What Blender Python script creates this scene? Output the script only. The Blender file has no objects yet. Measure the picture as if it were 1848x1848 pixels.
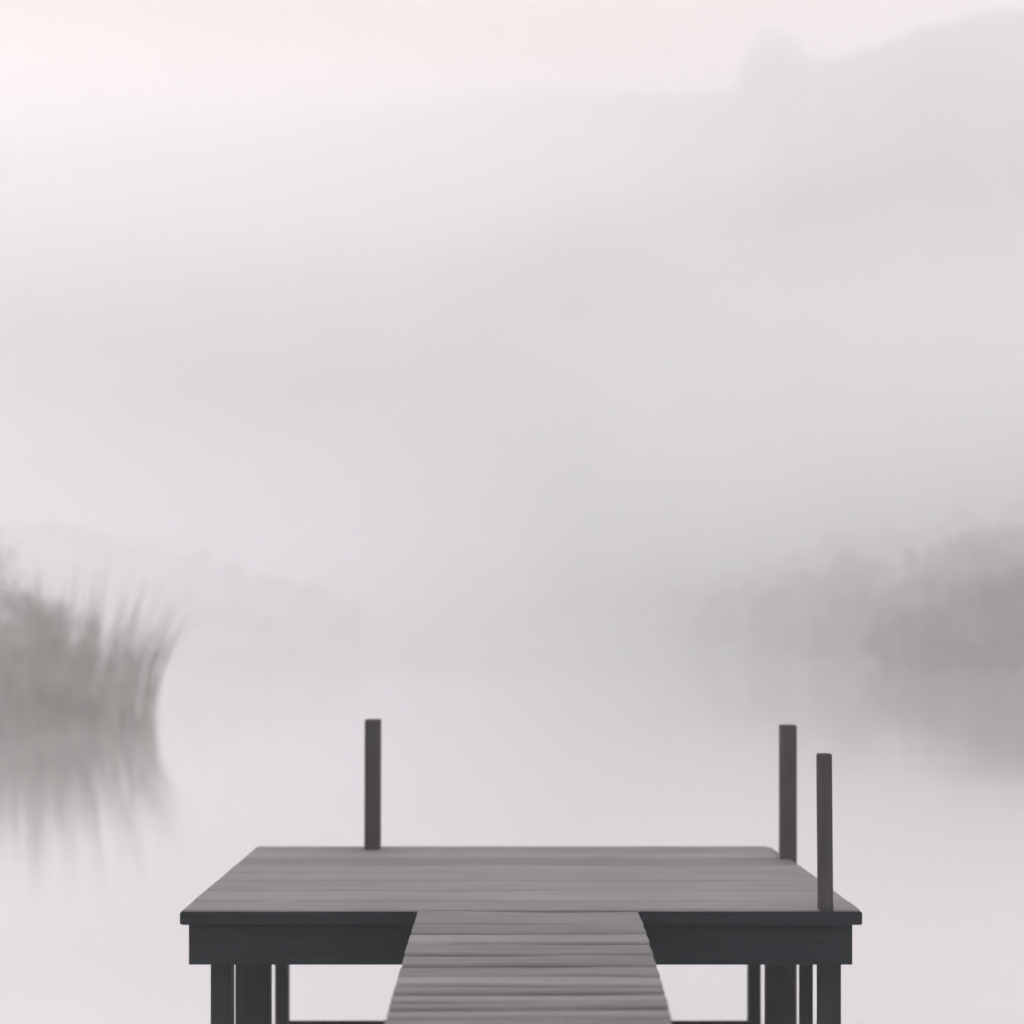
import bpy, bmesh, math, random
from mathutils import Vector, noise
R = math.radians
SC = bpy.context.scene
COL = SC.collection
EYE = 1.6            # eye height above the deck (deck top is z = 0)
WATER = -1.5         # water level
F = 2200.0           # focal length in photograph pixels
HX, HY = 900.0, 1158.0   # vanishing point of the dock

# ------------------------------------------------------------------ helpers
def tag(o, label=None, cat=None, group=None, kind=None):
    if label: o['label'] = label
    if cat: o['category'] = cat
    if group: o['group'] = group
    if kind: o['kind'] = kind
    return o

def empty(name, loc=(0, 0, 0)):
    o = bpy.data.objects.new(name, None); o.location = loc
    o.empty_display_size = 0.5
    COL.objects.link(o); return o

def link(name, bm, mat, parent=None, smooth=False):
    me = bpy.data.meshes.new(name); bm.to_mesh(me); bm.free()
    me.materials.append(mat)
    if smooth:
        for p in me.polygons: p.use_smooth = True
    o = bpy.data.objects.new(name, me); COL.objects.link(o)
    if parent: o.parent = parent
    return o

def box(bm, x0, x1, y0, y1, z0, z1, bev=0.0):
    vs = [bm.verts.new((x, y, z)) for z in (z0, z1) for y in (y0, y1) for x in (x0, x1)]
    fs = [bm.faces.new([vs[i] for i in f]) for f in
          ((0, 2, 3, 1), (4, 5, 7, 6), (0, 1, 5, 4), (2, 6, 7, 3), (0, 4, 6, 2), (1, 3, 7, 5))]
    bmesh.ops.recalc_face_normals(bm, faces=fs)
    if bev:
        es = list({e for f in fs for e in f.edges})
        bmesh.ops.bevel(bm, geom=es, offset=bev, segments=2, affect='EDGES', profile=0.6)

def mat(name):
    m = bpy.data.materials.new(name); m.use_nodes = True
    nt = m.node_tree; b = nt.nodes['Principled BSDF']
    return m, nt, b

# ------------------------------------------------------------------ materials
def wood_mat(name, ca, cb, rough, streak=(1.2, 34, 34), bump=0.25, tone=True, spec=0.5):
    m, nt, b = mat(name); N = nt.nodes; L = nt.links
    tc = N.new('ShaderNodeTexCoord')
    mp = N.new('ShaderNodeMapping'); mp.inputs['Scale'].default_value = streak
    L.new(tc.outputs['Object'], mp.inputs['Vector'])
    n1 = N.new('ShaderNodeTexNoise'); n1.inputs['Scale'].default_value = 1.0
    n1.inputs['Detail'].default_value = 8; n1.inputs['Roughness'].default_value = 0.62
    n1.inputs['Distortion'].default_value = 0.4
    L.new(mp.outputs[0], n1.inputs['Vector'])
    mp2 = N.new('ShaderNodeMapping'); mp2.inputs['Scale'].default_value = (0.7, 2.6, 2.6)
    L.new(tc.outputs['Object'], mp2.inputs['Vector'])
    n2 = N.new('ShaderNodeTexNoise'); n2.inputs['Scale'].default_value = 1.3
    n2.inputs['Detail'].default_value = 4
    L.new(mp2.outputs[0], n2.inputs['Vector'])
    add = N.new('ShaderNodeMath'); add.operation = 'MULTIPLY_ADD'
    L.new(n1.outputs['Fac'], add.inputs[0]); add.inputs[1].default_value = 0.6
    s2 = N.new('ShaderNodeMath'); s2.operation = 'MULTIPLY'; s2.inputs[1].default_value = 0.42
    L.new(n2.outputs['Fac'], s2.inputs[0]); L.new(s2.outputs[0], add.inputs[2])
    last = add
    if tone:
        at = N.new('ShaderNodeAttribute'); at.attribute_name = 'tone'
        a2 = N.new('ShaderNodeMath'); a2.operation = 'ADD'
        L.new(add.outputs[0], a2.inputs[0]); L.new(at.outputs['Fac'], a2.inputs[1])
        last = a2
    cr = N.new('ShaderNodeValToRGB')
    cr.color_ramp.elements[0].position = 0.27; cr.color_ramp.elements[0].color = (*ca, 1)
    cr.color_ramp.elements[1].position = 0.82; cr.color_ramp.elements[1].color = (*cb, 1)
    L.new(last.outputs[0], cr.inputs[0]); L.new(cr.outputs[0], b.inputs['Base Color'])
    mr = N.new('ShaderNodeMapRange')
    mr.inputs['To Min'].default_value = rough - 0.1; mr.inputs['To Max'].default_value = rough + 0.15
    L.new(n2.outputs['Fac'], mr.inputs['Value']); L.new(mr.outputs[0], b.inputs['Roughness'])
    b.inputs['Specular IOR Level'].default_value = spec
    bp = N.new('ShaderNodeBump'); bp.inputs['Strength'].default_value = bump
    bp.inputs['Distance'].default_value = 0.004
    L.new(n1.outputs['Fac'], bp.inputs['Height']); L.new(bp.outputs[0], b.inputs['Normal'])
    return m

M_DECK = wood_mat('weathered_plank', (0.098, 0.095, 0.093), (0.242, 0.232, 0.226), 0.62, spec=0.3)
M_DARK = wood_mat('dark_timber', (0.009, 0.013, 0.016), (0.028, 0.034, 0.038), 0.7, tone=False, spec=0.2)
M_POST = wood_mat('post_timber', (0.035, 0.034, 0.033), (0.09, 0.086, 0.082), 0.75, streak=(30, 30, 1.5), tone=False, spec=0.2)
M_LEG = wood_mat('leg_timber', (0.014, 0.017, 0.019), (0.040, 0.044, 0.046), 0.75, streak=(30, 30, 1.5), tone=False, spec=0.2)
def foliage(name, c1, c2, scale=0.6):
    m, nt, b = mat(name); N = nt.nodes; L = nt.links
    tc = N.new('ShaderNodeTexCoord'); n = N.new('ShaderNodeTexNoise')
    n.inputs['Scale'].default_value = scale; n.inputs['Detail'].default_value = 3
    L.new(tc.outputs['Object'], n.inputs['Vector'])
    cr = N.new('ShaderNodeValToRGB')
    cr.color_ramp.elements[0].position = 0.35; cr.color_ramp.elements[0].color = (*c1, 1)
    cr.color_ramp.elements[1].position = 0.65; cr.color_ramp.elements[1].color = (*c2, 1)
    L.new(n.outputs['Fac'], cr.inputs[0]); L.new(cr.outputs[0], b.inputs['Base Color'])
    b.inputs['Roughness'].default_value = 0.8; b.inputs['Specular IOR Level'].default_value = 0.2
    return m
M_LEAF = foliage('autumn_foliage', (0.09, 0.085, 0.062), (0.18, 0.14, 0.10))
M_NEEDLE = foliage('needle_foliage', (0.03, 0.042, 0.03), (0.06, 0.07, 0.05))
M_REED = foliage('reed_blades', (0.195, 0.188, 0.17), (0.34, 0.322, 0.295), 0.8)
M_BARK = foliage('bark', (0.05, 0.045, 0.04), (0.10, 0.09, 0.08), 3)
M_SHRUB = foliage('shrub_foliage', (0.24, 0.19, 0.17), (0.38, 0.29, 0.26), 1.0)
M_HILL = foliage('wooded_hillside', (0.035, 0.045, 0.035), (0.10, 0.10, 0.085), 0.02)
M_BANK = foliage('grassy_bank', (0.09, 0.085, 0.06), (0.17, 0.15, 0.11), 1.2)

# still lake: silvery, nearly mirror-like, faint long undulation
m, nt, b = mat('still_water'); N = nt.nodes; L = nt.links
b.inputs['Base Color'].default_value = (0.93, 0.905, 0.905, 1)
b.inputs['Metallic'].default_value = 0.85
b.inputs['Roughness'].default_value = 0.09
b.inputs['IOR'].default_value = 1.33
tc = N.new('ShaderNodeTexCoord'); mp = N.new('ShaderNodeMapping')
mp.inputs['Scale'].default_value = (0.25, 0.8, 1)
L.new(tc.outputs['Object'], mp.inputs['Vector'])
n = N.new('ShaderNodeTexNoise'); n.inputs['Scale'].default_value = 0.5; n.inputs['Detail'].default_value = 2
L.new(mp.outputs[0], n.inputs['Vector'])
bp = N.new('ShaderNodeBump'); bp.inputs['Strength'].default_value = 0.12; bp.inputs['Distance'].default_value = 0.05
L.new(n.outputs['Fac'], bp.inputs['Height']); L.new(bp.outputs[0], b.inputs['Normal'])
M_WATER = m

# ------------------------------------------------------------------ dock
rnd = random.Random(4)
dock = empty('dock', (0, 8.2, 0))
tag(dock, 'dark T-shaped timber dock with grey plank top reaching into the misty lake', 'dock')
def dpart(name, bm, m, smooth=False):
    bmesh.ops.translate(bm, verts=bm.verts, vec=(0, -8.2, 0))
    return link(name, bm, m, dock, smooth)

def plank(bm, x0, x1, y0, y1, z1, th, tone, wob, lay, seed):
    """board lying across x: bevelled section, slightly wavy edges, slight cup and height offset"""
    n = 15; be = min(0.012, (y1 - y0) * 0.2); prev = None
    dz = rnd.uniform(-0.003, 0.003); tl = rnd.uniform(-0.0025, 0.0025)
    for i in range(n + 1):
        t = i / n; x = x0 + (x1 - x0) * t
        wa = wob * noise.noise((x * 1.7, seed * 7.3, 0)); wb = wob * noise.noise((x * 1.7, seed * 7.3 + 7.3, 0))
        ya, yb = y0 + wa, y1 + wb
        z = z1 + dz + tl * (t * 2 - 1) + 0.003 * noise.noise((x * 1.1, seed * 3.1, 5))
        ring = [bm.verts.new(p) for p in ((x, ya, z - th), (x, ya, z - be * 0.8), (x, ya + be, z),
                                          (x, yb - be, z), (x, yb, z - be * 0.8), (x, yb, z - th))]
        if prev:
            for k in range(6):
                f = bm.faces.new((prev[k], prev[(k + 1) % 6], ring[(k + 1) % 6], ring[k]))
        else: bm.faces.new(ring)
        prev = ring
        for v in ring: v[lay] = tone
    bm.faces.new(list(reversed(prev)))

def D_at(y): return F * EYE / (y - HY)       # distance of a deck-level line seen at photograph row y
# deck boards run left to right
bm = bmesh.new(); lay = bm.verts.layers.float.new('tone')
lines = [1527, 1538, 1549, 1561, 1575, 1590, 1608, 1626]
ys = [D_at(v) for v in lines] + [7.262]
for i in range(len(ys) - 1):
    g = 0.005
    xr = 2.15 + rnd.uniform(-0.002, 0.002)
    xl = -1.883 + rnd.uniform(-0.002, 0.002)
    if i == len(ys) - 2: xr, xl = 2.152, -1.882
    if i < 2: xr = (2.128, 2.082)[i]
    plank(bm, xl, xr, ys[i + 1] + g, ys[i] - g, 0, 0.04, rnd.uniform(-0.13, 0.13), 0.004, lay, i)
bmesh.ops.recalc_face_normals(bm, faces=bm.faces)
dpart('deck', bm, M_DECK)
# walkway boards
WR = [(1645, .828), (1663, .820), (1680, .812), (1730, .784), (1795, .754), (1848, .724), (1990, .70), (1e6, .66)]
def wr(D):
    y = HY + F * EYE / D
    for (a, xa), (c, xc) in zip(WR, WR[1:]):
        if y <= c: return xa + (xc - xa) * max(0, (y - a)) / (c - a)
    return .66
bm = bmesh.new(); lay = bm.verts.layers.float.new('tone')
ys = [7.262] + [D_at(v) for v in (1667, 1684, 1702, 1722, 1742, 1761, 1778, 1793, 1808, 1820, 1835)]
while ys[-1] > -4.4: ys.append(ys[-1] - rnd.uniform(0.14, 0.18))
for i in range(len(ys) - 1):
    g = rnd.uniform(0.014, 0.020)
    ym = (ys[i] + ys[i + 1]) / 2
    r_ = wr(max(ym, 0.2)) if ym > 0.2 else 0.66
    plank(bm, -0.482 + rnd.uniform(-.002, .002), r_ + rnd.uniform(-.002, .002), ys[i + 1] + g,
          ys[i] - g, 0.0, 0.04, rnd.uniform(-0.11, 0.13), 0.022, lay, 20 + i)
bmesh.ops.recalc_face_normals(bm, faces=bm.faces)
dpart('walkway', bm, M_DECK)
# walkway stringers
for x in (-0.40, 0.10, 0.58):
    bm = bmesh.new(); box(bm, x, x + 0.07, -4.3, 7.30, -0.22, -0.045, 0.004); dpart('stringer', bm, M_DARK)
# edge boards of the deck
bm = bmesh.new()
box(bm, -1.884, -0.486, 7.240, 7.258, -0.083, -0.0045, 0.003)
box(bm, 0.835, 2.154, 7.240, 7.258, -0.083, -0.0045, 0.003)
box(bm, -1.900, -1.887, 7.262, 9.53, -0.083, -0.014, 0.003)
box(bm, 2.154, 2.166, 7.262, 8.97, -0.083, -0.014, 0.003)
box(bm, -1.87, 2.10, 9.545, 9.563, -0.083, -0.006, 0.003)
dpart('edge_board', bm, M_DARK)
# beams
for (x0, x1, y0, y1, zb, nm) in ((-1.854, 2.116, 7.29, 7.36, -.333, 'beam'), (-1.84, 2.10, 9.40, 9.47, -.31, 'beam'),
                                 (-1.851, -1.78, 7.362, 9.398, -.31, 'beam'), (2.04, 2.113, 7.362, 9.398, -.31, 'beam'),
                                 (-1.2, -1.13, 7.362, 9.398, -.25, 'joist'), (-.45, -.38, 7.362, 9.398, -.25, 'joist'),
                                 (.5, .57, 7.362, 9.398, -.25, 'joist'), (1.3, 1.37, 7.362, 9.398, -.25, 'joist')):
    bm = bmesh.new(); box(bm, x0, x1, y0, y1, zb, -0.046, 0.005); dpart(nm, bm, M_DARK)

def timber(name, x, y, w, z0, z1, m, d=None, lean=(0, 0), bev=0.012):
    bm = bmesh.new(); d = d or w
    n = 8; rows = []
    box(bm, x - w / 2, x + w / 2, y - d / 2, y + d / 2, z0, z1, bev)
    for v in bm.verts:
        t = (v.co.z - z0) / (z1 - z0)
        v.co.x += lean[0] * t; v.co.y += lean[1] * t
    return dpart(name, bm, m)
# posts standing above the deck
timber('mooring_post', -0.976, 9.44, 0.120, -0.035, 1.0, M_POST, lean=(.003, 0))
timber('mooring_post', 2.142, 9.03, 0.115, -2.6, 0.985, M_POST, d=.1)
timber('mooring_post', 1.954, 7.291, 0.086, -0.02, 0.932, M_POST, d=.055, lean=(-.008, 0))
# legs down into the lake
for x0, x1, yf, d_ in ((-1.745, -1.621, 7.38, .10), (-1.765, -1.532, 8.16, .08), (-1.708, -1.609, 9.30, .09),
                       (1.934, 2.074, 7.38, .04), (1.903, 1.986, 7.70, .03), (1.795, 1.984, 8.16, .08), (1.912, 2.001, 9.30, .09)):
    timber('leg', (x0 + x1) / 2, yf + d_ / 2, x1 - x0, -2.6, -0.06 if x1 - x0 > .19 else -.2, M_LEG, d=d_, bev=.006)
for x, y in ((-.34, 4.2), (.62, 4.2), (-.34, .8), (.60, .8), (-.34, -2.6), (.60, -2.6)):
    timber('leg', x, y, .11, -2.6, -.23, M_LEG)
for y in (4.2, .8, -2.6):
    bm = bmesh.new(); box(bm, -.46, .70, y - .12, y - .07, -.40, -.24, .004); dpart('cross_brace', bm, M_DARK)
bm = bmesh.new(); box(bm, -1.60, 1.93, 9.26, 9.285, -1.49, -1.285, .004); dpart('cross_brace', bm, M_LEG)
# ------------------------------------------------------------------ water, shores, hills
bm = bmesh.new()
for p in ((-1400, -380), (1400, -380), (1400, 1400), (-1400, 1400)): bm.verts.new((*p, WATER))
bm.faces.new(bm.verts); tag(link('water', bm, M_WATER), kind='structure')

def lerp(tab, x):
    if x <= tab[0][0]: return tab[0][1]
    for (a, ya), (c, yc) in zip(tab, tab[1:]):
        if x <= c:
            t = (x - a) / (c - a); t = t * t * (3 - 2 * t); return ya + (yc - ya) * t
    return tab[-1][1]

def ridge(name, D_, tab, px0, px1, back=250, front=200, rough=1.0, n=180, k=36, seed=0):
    """a hill range: its crest line follows a profile, both slopes fall away from it"""
    bm = bmesh.new(); rows = []
    Df = D_ if callable(D_) else (lambda px: D_)
    for j in range(k + 1):
        v = j / k; row = []
        for i in range(n + 1):
            px = px0 + (px1 - px0) * i / n; D = Df(px)
            y = D - front + (front + back) * v
            X = (px - HX) / F * D
            H = (HY - lerp(tab, px)) / F * D + EYE
            fr = front * (1 - .5 * max(0, min(1, (px - 1000) / 500))) if callable(D_) else front
            s = (y - (D - fr)) / fr if y < D else 1 - (y - D) / back
            s = max(0, min(1, s)); s = s ** 0.8 if y < D else s
            nz = noise.fractal((X * .012 + seed, y * .012, 1.7), .8, 2.1, 5)
            z = WATER - 3 + (H - WATER + 3) * s + rough * nz * 9 * (1 - abs(2 * s - 1)) \
                + rough * 2.0 * noise.fractal((X * .05 + seed, y * .05, 4.2), .8, 2, 4) * s
            row.append(bm.verts.new((X, y, z)))
        rows.append(row)
    for a, c in zip(rows, rows[1:]):
        for i in range(n): bm.faces.new((a[i], a[i + 1], c[i + 1], c[i]))
    return tag(link(name, bm, M_HILL, smooth=True), kind='structure')

ridge('hills', lambda px: 600 - 160 * max(0, min(1, (px - 600) / 1100)) ** 1.5,
      [(-900, 330), (0, 262), (350, 235), (700, 190), (1000, 158), (1180, 170), (1325, 166), (1346, 95), (1385, 48), (1432, 70),
       (1470, 108), (1510, 108), (1560, 92), (1620, 68), (1660, 48), (1715, 42), (1760, 25), (1900, 18), (2200, 60), (2900, 300)],
      -900, 2900, front=200, back=200, seed=9, rough=.8, n=320, k=44)
ridge('far_shore', 330, [(-900, 1050), (0, 1060), (300, 1085), (520, 1130), (640, 1180), (760, 1240), (1150, 1240), (1270, 1150), (1500, 1090), (1700, 1030), (2000, 990), (2800, 980)], -900, 2800, front=110, back=80, seed=5, rough=.5)

# bank behind the viewer, where the walkway comes ashore
bm = bmesh.new(); rows = []
for j in range(25):
    row = []
    for i in range(61):
        x = -90 + 180 * i / 60; y = -3.2 - 60 * (j / 24) ** 1.5 + 1.2 * noise.noise((x * .1, 3, j * .2))
        z = WATER - .5 + min(1.3, (j / 24) * 6) + .9 * (j / 24) + .1 * noise.noise((x * .5, y * .5, 0))
        row.append(bm.verts.new((x, y, z)))
    rows.append(row)
for a, c in zip(rows, rows[1:]):
    for i in range(60): bm.faces.new((a[i], c[i], c[i + 1], a[i + 1]))
tag(link('shore', bm, M_BANK, smooth=True), kind='structure')

# ------------------------------------------------------------------ trees
def leafquad(bm, c, s, rg):
    u = Vector((rg.gauss(0, 1), rg.gauss(0, 1), rg.gauss(0, .7))).normalized()
    w = u.cross(Vector((rg.gauss(0, 1), rg.gauss(0, 1), rg.gauss(0, 1)))).normalized()
    a = s * rg.uniform(.6, 1.3); b_ = s * rg.uniform(.4, .9)
    vs = [bm.verts.new(c + u * a * p + w * b_ * q) for p, q in ((-1, 0), (0, -1), (1, 0), (0, 1))]
    bm.faces.new(vs)

def limb(bm, p0, p1, r0, r1, seg=7):
    d = (p1 - p0); a = d.orthogonal().normalized(); c = d.cross(a).normalized(); prev = None
    n = 4
    for i in range(n + 1):
        t = i / n; r = r0 + (r1 - r0) * t; p = p0 + d * t
        ring = [bm.verts.new(p + (a * math.cos(2 * math.pi * k / seg) + c * math.sin(2 * math.pi * k / seg)) * r) for k in range(seg)]
        if prev:
            for k in range(seg): bm.faces.new((prev[k], prev[(k + 1) % seg], ring[(k + 1) % seg], ring[k]))
        prev = ring

def broad_tree(seed, h=10, w=4.2, n=5200, leaf=.24, base=.0):
    rg = random.Random(seed)
    t = empty('broadleaf_tree')
    bt = bmesh.new(); bc = bmesh.new()
    limb(bt, Vector((0, 0, -.4)), Vector((rg.uniform(-.2, .2), 0, h * .5)), h * .026, h * .014)
    lobes = []
    for i in range(26):
        a = rg.uniform(0, 2 * math.pi); zz = h * rg.uniform(base + .04, .9)
        rr = w * math.sin(math.pi * min(1, max(.12, (zz / h - base) / (1 - base) * .68 + .30))) * rg.uniform(.25, .8)
        c = Vector((math.cos(a) * rr, math.sin(a) * rr, zz)); lobes.append((c, w * rg.uniform(.16, .34)))
        limb(bt, Vector((0, 0, min(h * .5, zz * .6))), c, h * .008, h * .002, 5)
    for i in range(n):
        c, r = rg.choice(lobes)
        leafquad(bc, c + Vector((rg.gauss(0, 1), rg.gauss(0, 1), rg.gauss(0, .8))) * r * .62, leaf, rg)
    link('trunk', bt, M_BARK, t, True); link('crown', bc, M_LEAF, t)
    return t

def pine(seed, h=12, w=2.6, n=4200, leaf=.2):
    rg = random.Random(seed)
    t = empty('conifer_tree')
    bt = bmesh.new(); bc = bmesh.new()
    limb(bt, Vector((0, 0, -.4)), Vector((0, 0, h * .97)), h * .02, h * .003)
    lv = 22
    for i in range(lv):
        z = h * (.10 + .86 * i / lv); r = w * (1 - i / lv) ** .8 * rg.uniform(.75, 1.15) + .12
        for k in range(7):
            a = rg.uniform(0, 2 * math.pi); rk = r * rg.uniform(.7, 1.1)
            e = Vector((math.cos(a) * rk, math.sin(a) * rk, z - rk * .25))
            limb(bt, Vector((0, 0, z)), e, .04, .01, 4)
            for q in range(int(n / lv / 7)):
                s = rg.uniform(.15, 1.05)
                leafquad(bc, Vector((0, 0, z)).lerp(e, s) + Vector((rg.gauss(0, .16), rg.gauss(0, .16), rg.gauss(0, .12))), leaf, rg)
    link('trunk', bt, M_BARK, t, True); link('crown', bc, M_NEEDLE, t)
    return t

protoB = [broad_tree(s, w=ww) for s, ww in ((1, 4.2), (2, 4.9), (3, 3.7))]
protoC = [pine(11), pine(12, w=3.1)]
used = set()
def place(proto, x, y, z, s, rz, label, cat='tree', group=None):
    if proto.name in used:
        o = proto.copy(); COL.objects.link(o)
        for ch in proto.children:
            c = ch.copy(); COL.objects.link(c); c.parent = o
    else:
        used.add(proto.name); o = proto
    o.location = (x, y, z); o.scale = (s, s, s * 1.0); o.rotation_euler = (0, 0, rz)
    tag(o, label, cat, group); return o

rg = random.Random(21)
# right-hand wood: successive rows, each farther and reaching higher on the rising shore
rows = [  # D, first px, last px, spacing, crown-top row at the left end and at the right edge
    (138, 1690, 2000, 52, 1110, 1010), (150, 1590, 1990, 46, 1105, 990), (200, 1480, 1980, 40, 1095, 968), (250, 1380, 2000, 36, 1080, 948),
    (300, 1290, 2010, 34, 1062, 926), (350, 1215, 2020, 32, 1045, 900)]
LR = 'pale hazy tree in the far wood across the water behind the right-hand posts'
LN = 'darker nearer misty tree at the water edge of the right-hand wood'
for ri, (D, a, c, st, t0, t1) in enumerate(rows):
    px = a
    lb, gp = (LN, 'nearer dark trees of the right-hand wood') if D < 160 else (LR, 'paler trees of the right-hand wood')
    while px < c:
        f = (px - a) / (c - a); f = min(1, f * 1.25)
        top = t0 + (t1 - t0) * f + rg.uniform(-20, 20)
        zt = (HY - top) / F * D + EYE
        h = min(zt - WATER + .7, rg.uniform(16, 24)); z = zt - h if zt - h > WATER + .4 else WATER - .7
        k = rg.random()
        y = D + rg.uniform(-14, 14); X = (px - HX) / F * y
        if k < .75: place(rg.choice(protoB), X, y, z, h / 10, rg.uniform(0, 6.28), lb, group=gp)
        else: place(rg.choice(protoC), X, y, z, h / 12, rg.uniform(0, 6.28), lb, group=gp)
        px += st * rg.uniform(.75, 1.25)
# faint far wood on the left
LL = 'very faint tree in the far wood beyond the reeds, upper left of the lake'
for D, a, c, st, t0, t1 in ((300, -120, 500, 40, 985, 1110), (365, -120, 660, 34, 915, 1090)):
    px = a
    while px < c:
        f = (px - a) / (c - a); top = t0 + (t1 - t0) * f ** 1.5 + rg.uniform(-12, 12)
        zt = (HY - top) / F * D + EYE; h = min(zt - WATER, rg.uniform(19, 25))
        z = max(zt - h, WATER - .1); X = (px - HX) / F * D
        place(rg.choice(protoB), X, D + rg.uniform(-10, 10), z, h / 10, rg.uniform(0, 6.28), LL, group='trees of the far left wood')
        px += st * rg.uniform(.75, 1.25)
# the nearer dark clump at the left edge
for px, D, h, lab, sd in ((-35, 84, 10.6, 'tall pinkish-brown bare shrub cut off by the left edge, above the reeds', 31),
                         (70, 88, 6.8, 'low pinkish-brown misty shrub rising out of the reeds near the left edge', 32),
                         (-150, 80, 8.5, 'bare shrub farthest left on the islet behind the reeds', 33)):
    o = broad_tree(sd, h=h, w=h * .55, n=3000, leaf=.12, base=.04); o.name = 'shrub'
    o.children[1].data.materials[0] = M_SHRUB
    o.location = ((px - HX) / F * D, D, WATER - .1); tag(o, lab, 'shrub')
for p_ in protoB + protoC:                    # a prototype that found no place is removed
    if p_.name not in used:
        for ch in list(p_.children): bpy.data.objects.remove(ch)
        bpy.data.objects.remove(p_)
# low islet under them
bm = bmesh.new(); rows_ = []
for j in range(13):
    row = []
    for i in range(41):
        u = -1 + 2 * i / 40; v = -1 + 2 * j / 12
        X = -52 + 17 * u; Y = 100 + 22 * v
        z = WATER - .25 + .7 * max(0, 1 - u * u) * max(0, 1 - v * v) + .05 * noise.noise((X, Y, 0))
        row.append(bm.verts.new((X, Y, z)))
    rows_.append(row)
for a, c in zip(rows_, rows_[1:]):
    for i in range(40): bm.faces.new((a[i], a[i + 1], c[i + 1], c[i]))
tag(link('islet', bm, M_BANK, smooth=True), kind='structure')

# reeds standing in the water on the left
bm = bmesh.new(); rg = random.Random(8)
def blade(x, y, h, lx, ly, w):
    n = 9; prev = None; up = rg.uniform(1.5, 2.4)
    for i in range(n + 1):
        t = i / n
        p = Vector((x + lx * t ** up, y + ly * t ** up, WATER - .15 + h * t * (1 - .06 * t)))
        hw = w * (1 - t ** 2.2) * .5 + .002
        a = bm.verts.new(p + Vector((-hw, 0, 0))); c = bm.verts.new(p + Vector((hw, hw * .6, 0)))
        if prev: bm.faces.new((prev[0], prev[1], c, a))
        prev = (a, c)
for i in range(1500):
    u = rg.random() ** 1.8                       # thins out to the right
    px = -200 + 440 * u
    D = rg.uniform(40, 72)
    X = (px - HX) / F * D
    h = rg.triangular(2.4, 8.2, 4.2) * (1 - .38 * max(0, px) / 300)
    lean = max(0, (px - 90) / 150) * rg.uniform(.3, 1.5) + rg.uniform(-.15, .15)
    blade(X, D, h, lean, rg.uniform(-.3, .3), rg.uniform(.02, .048))
for i in range(90):                          # coarse single canes, fanning wider towards the open water
    px = 40 + 240 * rg.random(); D = rg.uniform(40, 60)
    blade((px - HX) / F * D, D, rg.uniform(3.4, 6.6), max(0, (px - 90) / 150) * rg.uniform(.8, 1.8), rg.uniform(-.3, .3), rg.uniform(.05, .09))
tag(link('reeds', bm, M_REED), 'tall thin reeds fanning out of the water at the left edge', 'reeds', kind='stuff')

# ------------------------------------------------------------------ air
def vol(name, dens, col, an=0.0):
    m = bpy.data.materials.new(name); m.use_nodes = True; nt = m.node_tree
    for n_ in list(nt.nodes): nt.nodes.remove(n_)
    o = nt.nodes.new('ShaderNodeOutputMaterial'); v = nt.nodes.new('ShaderNodeVolumePrincipled')
    v.inputs['Color'].default_value = (*col, 1); v.inputs['Density'].default_value = dens
    v.inputs['Anisotropy'].default_value = an
    nt.links.new(v.outputs[0], o.inputs['Volume']); return m
bm = bmesh.new(); box(bm, -1500, 1500, -400, 1500, -7, 262)
tag(link('haze', bm, vol('morning_haze', 0.0031, (.997, .997, .9995), .35)), 'pale morning haze over the lake', 'haze', kind='stuff')

# a thicker bank of mist lying before the hills
bm = bmesh.new(); bmesh.ops.create_icosphere(bm, subdivisions=5, radius=1)
for v_ in bm.verts:
    v_.co.y *= (1 - abs(v_.co.z)) ** .9
    v_.co.x *= 900; v_.co.y *= 95; v_.co.z *= 110
def mist(x, y, z, rx, ry, rz, dens, lab):
    b2 = bmesh.new(); bmesh.ops.create_icosphere(b2, subdivisions=5, radius=1)
    for v_ in b2.verts:
        q = math.hypot(v_.co.x, v_.co.z); v_.co.y *= (1 - min(1, q)) ** .9
        v_.co.x *= rx; v_.co.y *= ry; v_.co.z *= rz
    o2 = link('mist_bank', b2, vol('drifting_mist', dens, (.997, .996, 1), .1), smooth=True); o2.location = (x, y, z)
    tag(o2, lab, 'mist', kind='stuff')
mist(-230, 215, 12, 260, 100, 55, .010, 'bank of mist veiling the far wood on the left')
mist(-270, 470, 165, 480, 110, 90, .009, 'high drift of mist dissolving the crest of the left-hand ridge')
mist(260, 315, 62, 330, 100, 66, .0065, 'bank of mist hiding the foot of the right-hand mountain')
o = link('mist_bank', bm, vol('thick_mist', 0.008, (.997, .996, 1), .1), smooth=True); o.location = (0, 455, 30)
tag(o, 'brighter bank of mist lying in front of the hills', 'mist', kind='stuff')

# ------------------------------------------------------------------ sky and sun
SUN_EL, SUN_AZ = 14.0, -38.0      # azimuth from the view direction, negative = left
w = bpy.data.worlds.new('World'); SC.world = w; w.use_nodes = True
nt = w.node_tree; N = nt.nodes; L = nt.links
bg = N['Background']; out = N['World Output']
sky = N.new('ShaderNodeTexSky'); sky.sky_type = 'NISHITA'; sky.sun_disc = False
sky.sun_elevation = R(SUN_EL); sky.sun_rotation = R(SUN_AZ); sky.dust_density = 4
L.new(sky.outputs[0], bg.inputs['Color']); bg.inputs['Strength'].default_value = 0.05
bg2 = N.new('ShaderNodeBackground')
tc = N.new('ShaderNodeTexCoord'); sx = N.new('ShaderNodeSeparateXYZ'); L.new(tc.outputs['Generated'], sx.inputs[0])
mr = N.new('ShaderNodeMapRange'); mr.inputs['From Min'].default_value = -.45; mr.inputs['From Max'].default_value = .6
L.new(sx.outputs['X'], mr.inputs['Value'])
cr = N.new('ShaderNodeValToRGB'); cr.color_ramp.interpolation = 'EASE'
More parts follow.
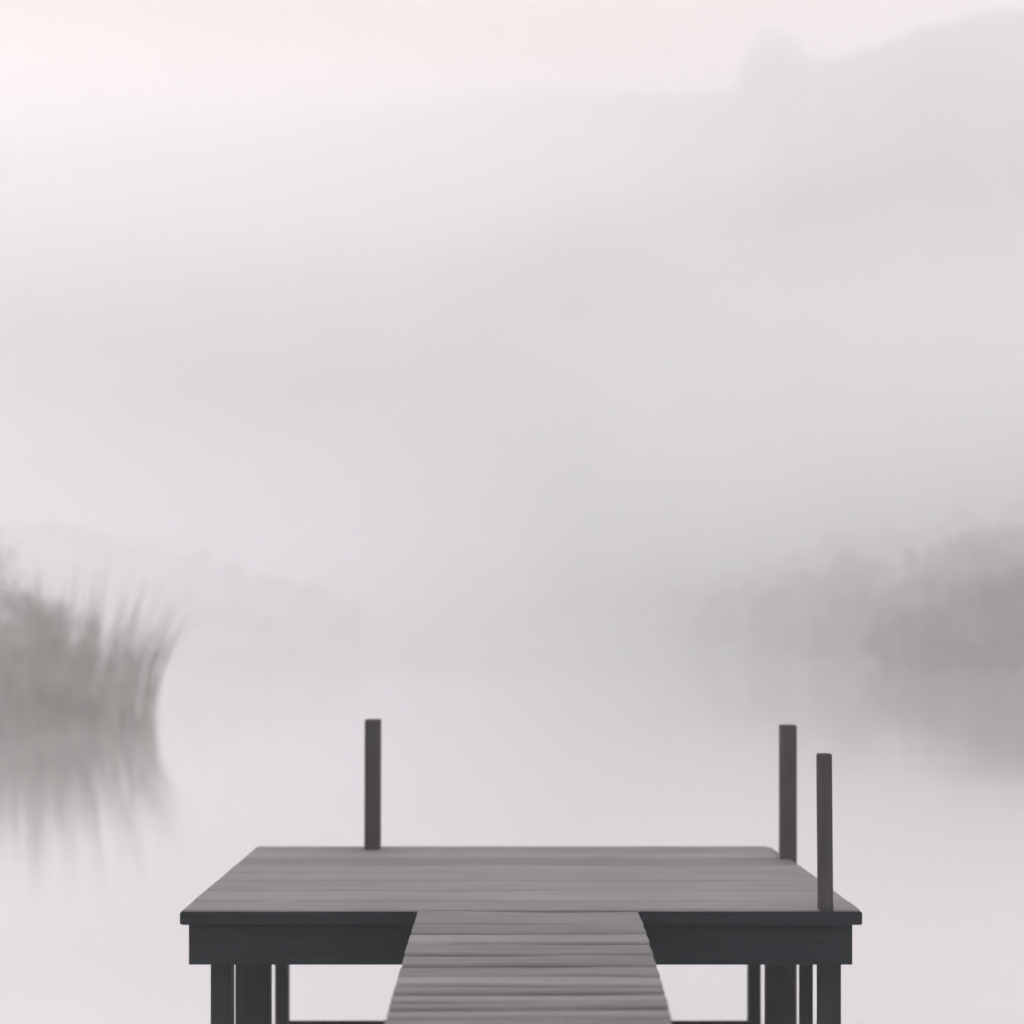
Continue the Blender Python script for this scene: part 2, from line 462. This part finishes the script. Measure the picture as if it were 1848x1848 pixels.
cr.color_ramp.elements[0].position = 0; cr.color_ramp.elements[0].color = (.24, .12, .045, 1)
cr.color_ramp.elements[1].position = 1; cr.color_ramp.elements[1].color = (.22, .165, .13, 1)
L.new(mr.outputs[0], cr.inputs[0])
# high overcast: brighter and cooler towards the zenith
mz = N.new('ShaderNodeMapRange'); mz.interpolation_type = 'SMOOTHSTEP'
mz.inputs['From Min'].default_value = .60; mz.inputs['From Max'].default_value = .96
L.new(sx.outputs['Z'], mz.inputs['Value'])
mxz = N.new('ShaderNodeMix'); mxz.data_type = 'RGBA'
L.new(mz.outputs[0], mxz.inputs[0]); L.new(cr.outputs[0], mxz.inputs[6]); 
cz = N.new('ShaderNodeValToRGB')
cz.color_ramp.elements[0].color = (1.62, 1.57, 1.59, 1); cz.color_ramp.elements[1].color = (1.30, 1.64, 2.04, 1)
L.new(mr.outputs[0], cz.inputs[0]); L.new(cz.outputs[0], mxz.inputs[7])
L.new(mxz.outputs[2], bg2.inputs['Color']); bg2.inputs['Strength'].default_value = 1.0
ad = N.new('ShaderNodeMixShader'); ad.inputs[0].default_value = 0.9
L.new(bg.outputs[0], ad.inputs[1]); L.new(bg2.outputs[0], ad.inputs[2]); L.new(ad.outputs[0], out.inputs['Surface'])

sl = bpy.data.lights.new('sun', 'SUN'); sl.energy = 1.1; sl.angle = R(14); sl.color = (1, .62, .40)
so = bpy.data.objects.new('sun', sl); COL.objects.link(so)
el, az = R(SUN_EL), R(SUN_AZ)
d = Vector((math.sin(az) * math.cos(el), math.cos(az) * math.cos(el), math.sin(el)))
so.rotation_euler = d.to_track_quat('Z', 'Y').to_euler(); so.location = (-20, 20, 30)

# ------------------------------------------------------------------ camera
cd = bpy.data.cameras.new('camera'); cam = bpy.data.objects.new('camera', cd); COL.objects.link(cam)
cam.location = (0, 0, EYE); cam.rotation_euler = (R(90), 0, 0)
cd.sensor_width = 36; cd.lens = 36 * F / 1848
cd.shift_x = (924 - HX) / 1848; cd.shift_y = (HY - 924) / 1848
cd.clip_start = .05; cd.clip_end = 5000
cd.dof.use_dof = True; cd.dof.focus_distance = 7.0; cd.dof.aperture_fstop = 0.62
SC.camera = cam

SC.view_settings.view_transform = 'Standard'; SC.view_settings.look = 'None'
SC.view_settings.exposure = 1.15; SC.view_settings.gamma = 1
cy = SC.cycles
cy.use_denoising = True
cy.max_bounces = 16; cy.diffuse_bounces = 3; cy.glossy_bounces = 3; cy.volume_bounces = 12
cy.transparent_max_bounces = 8; cy.use_adaptive_sampling = True
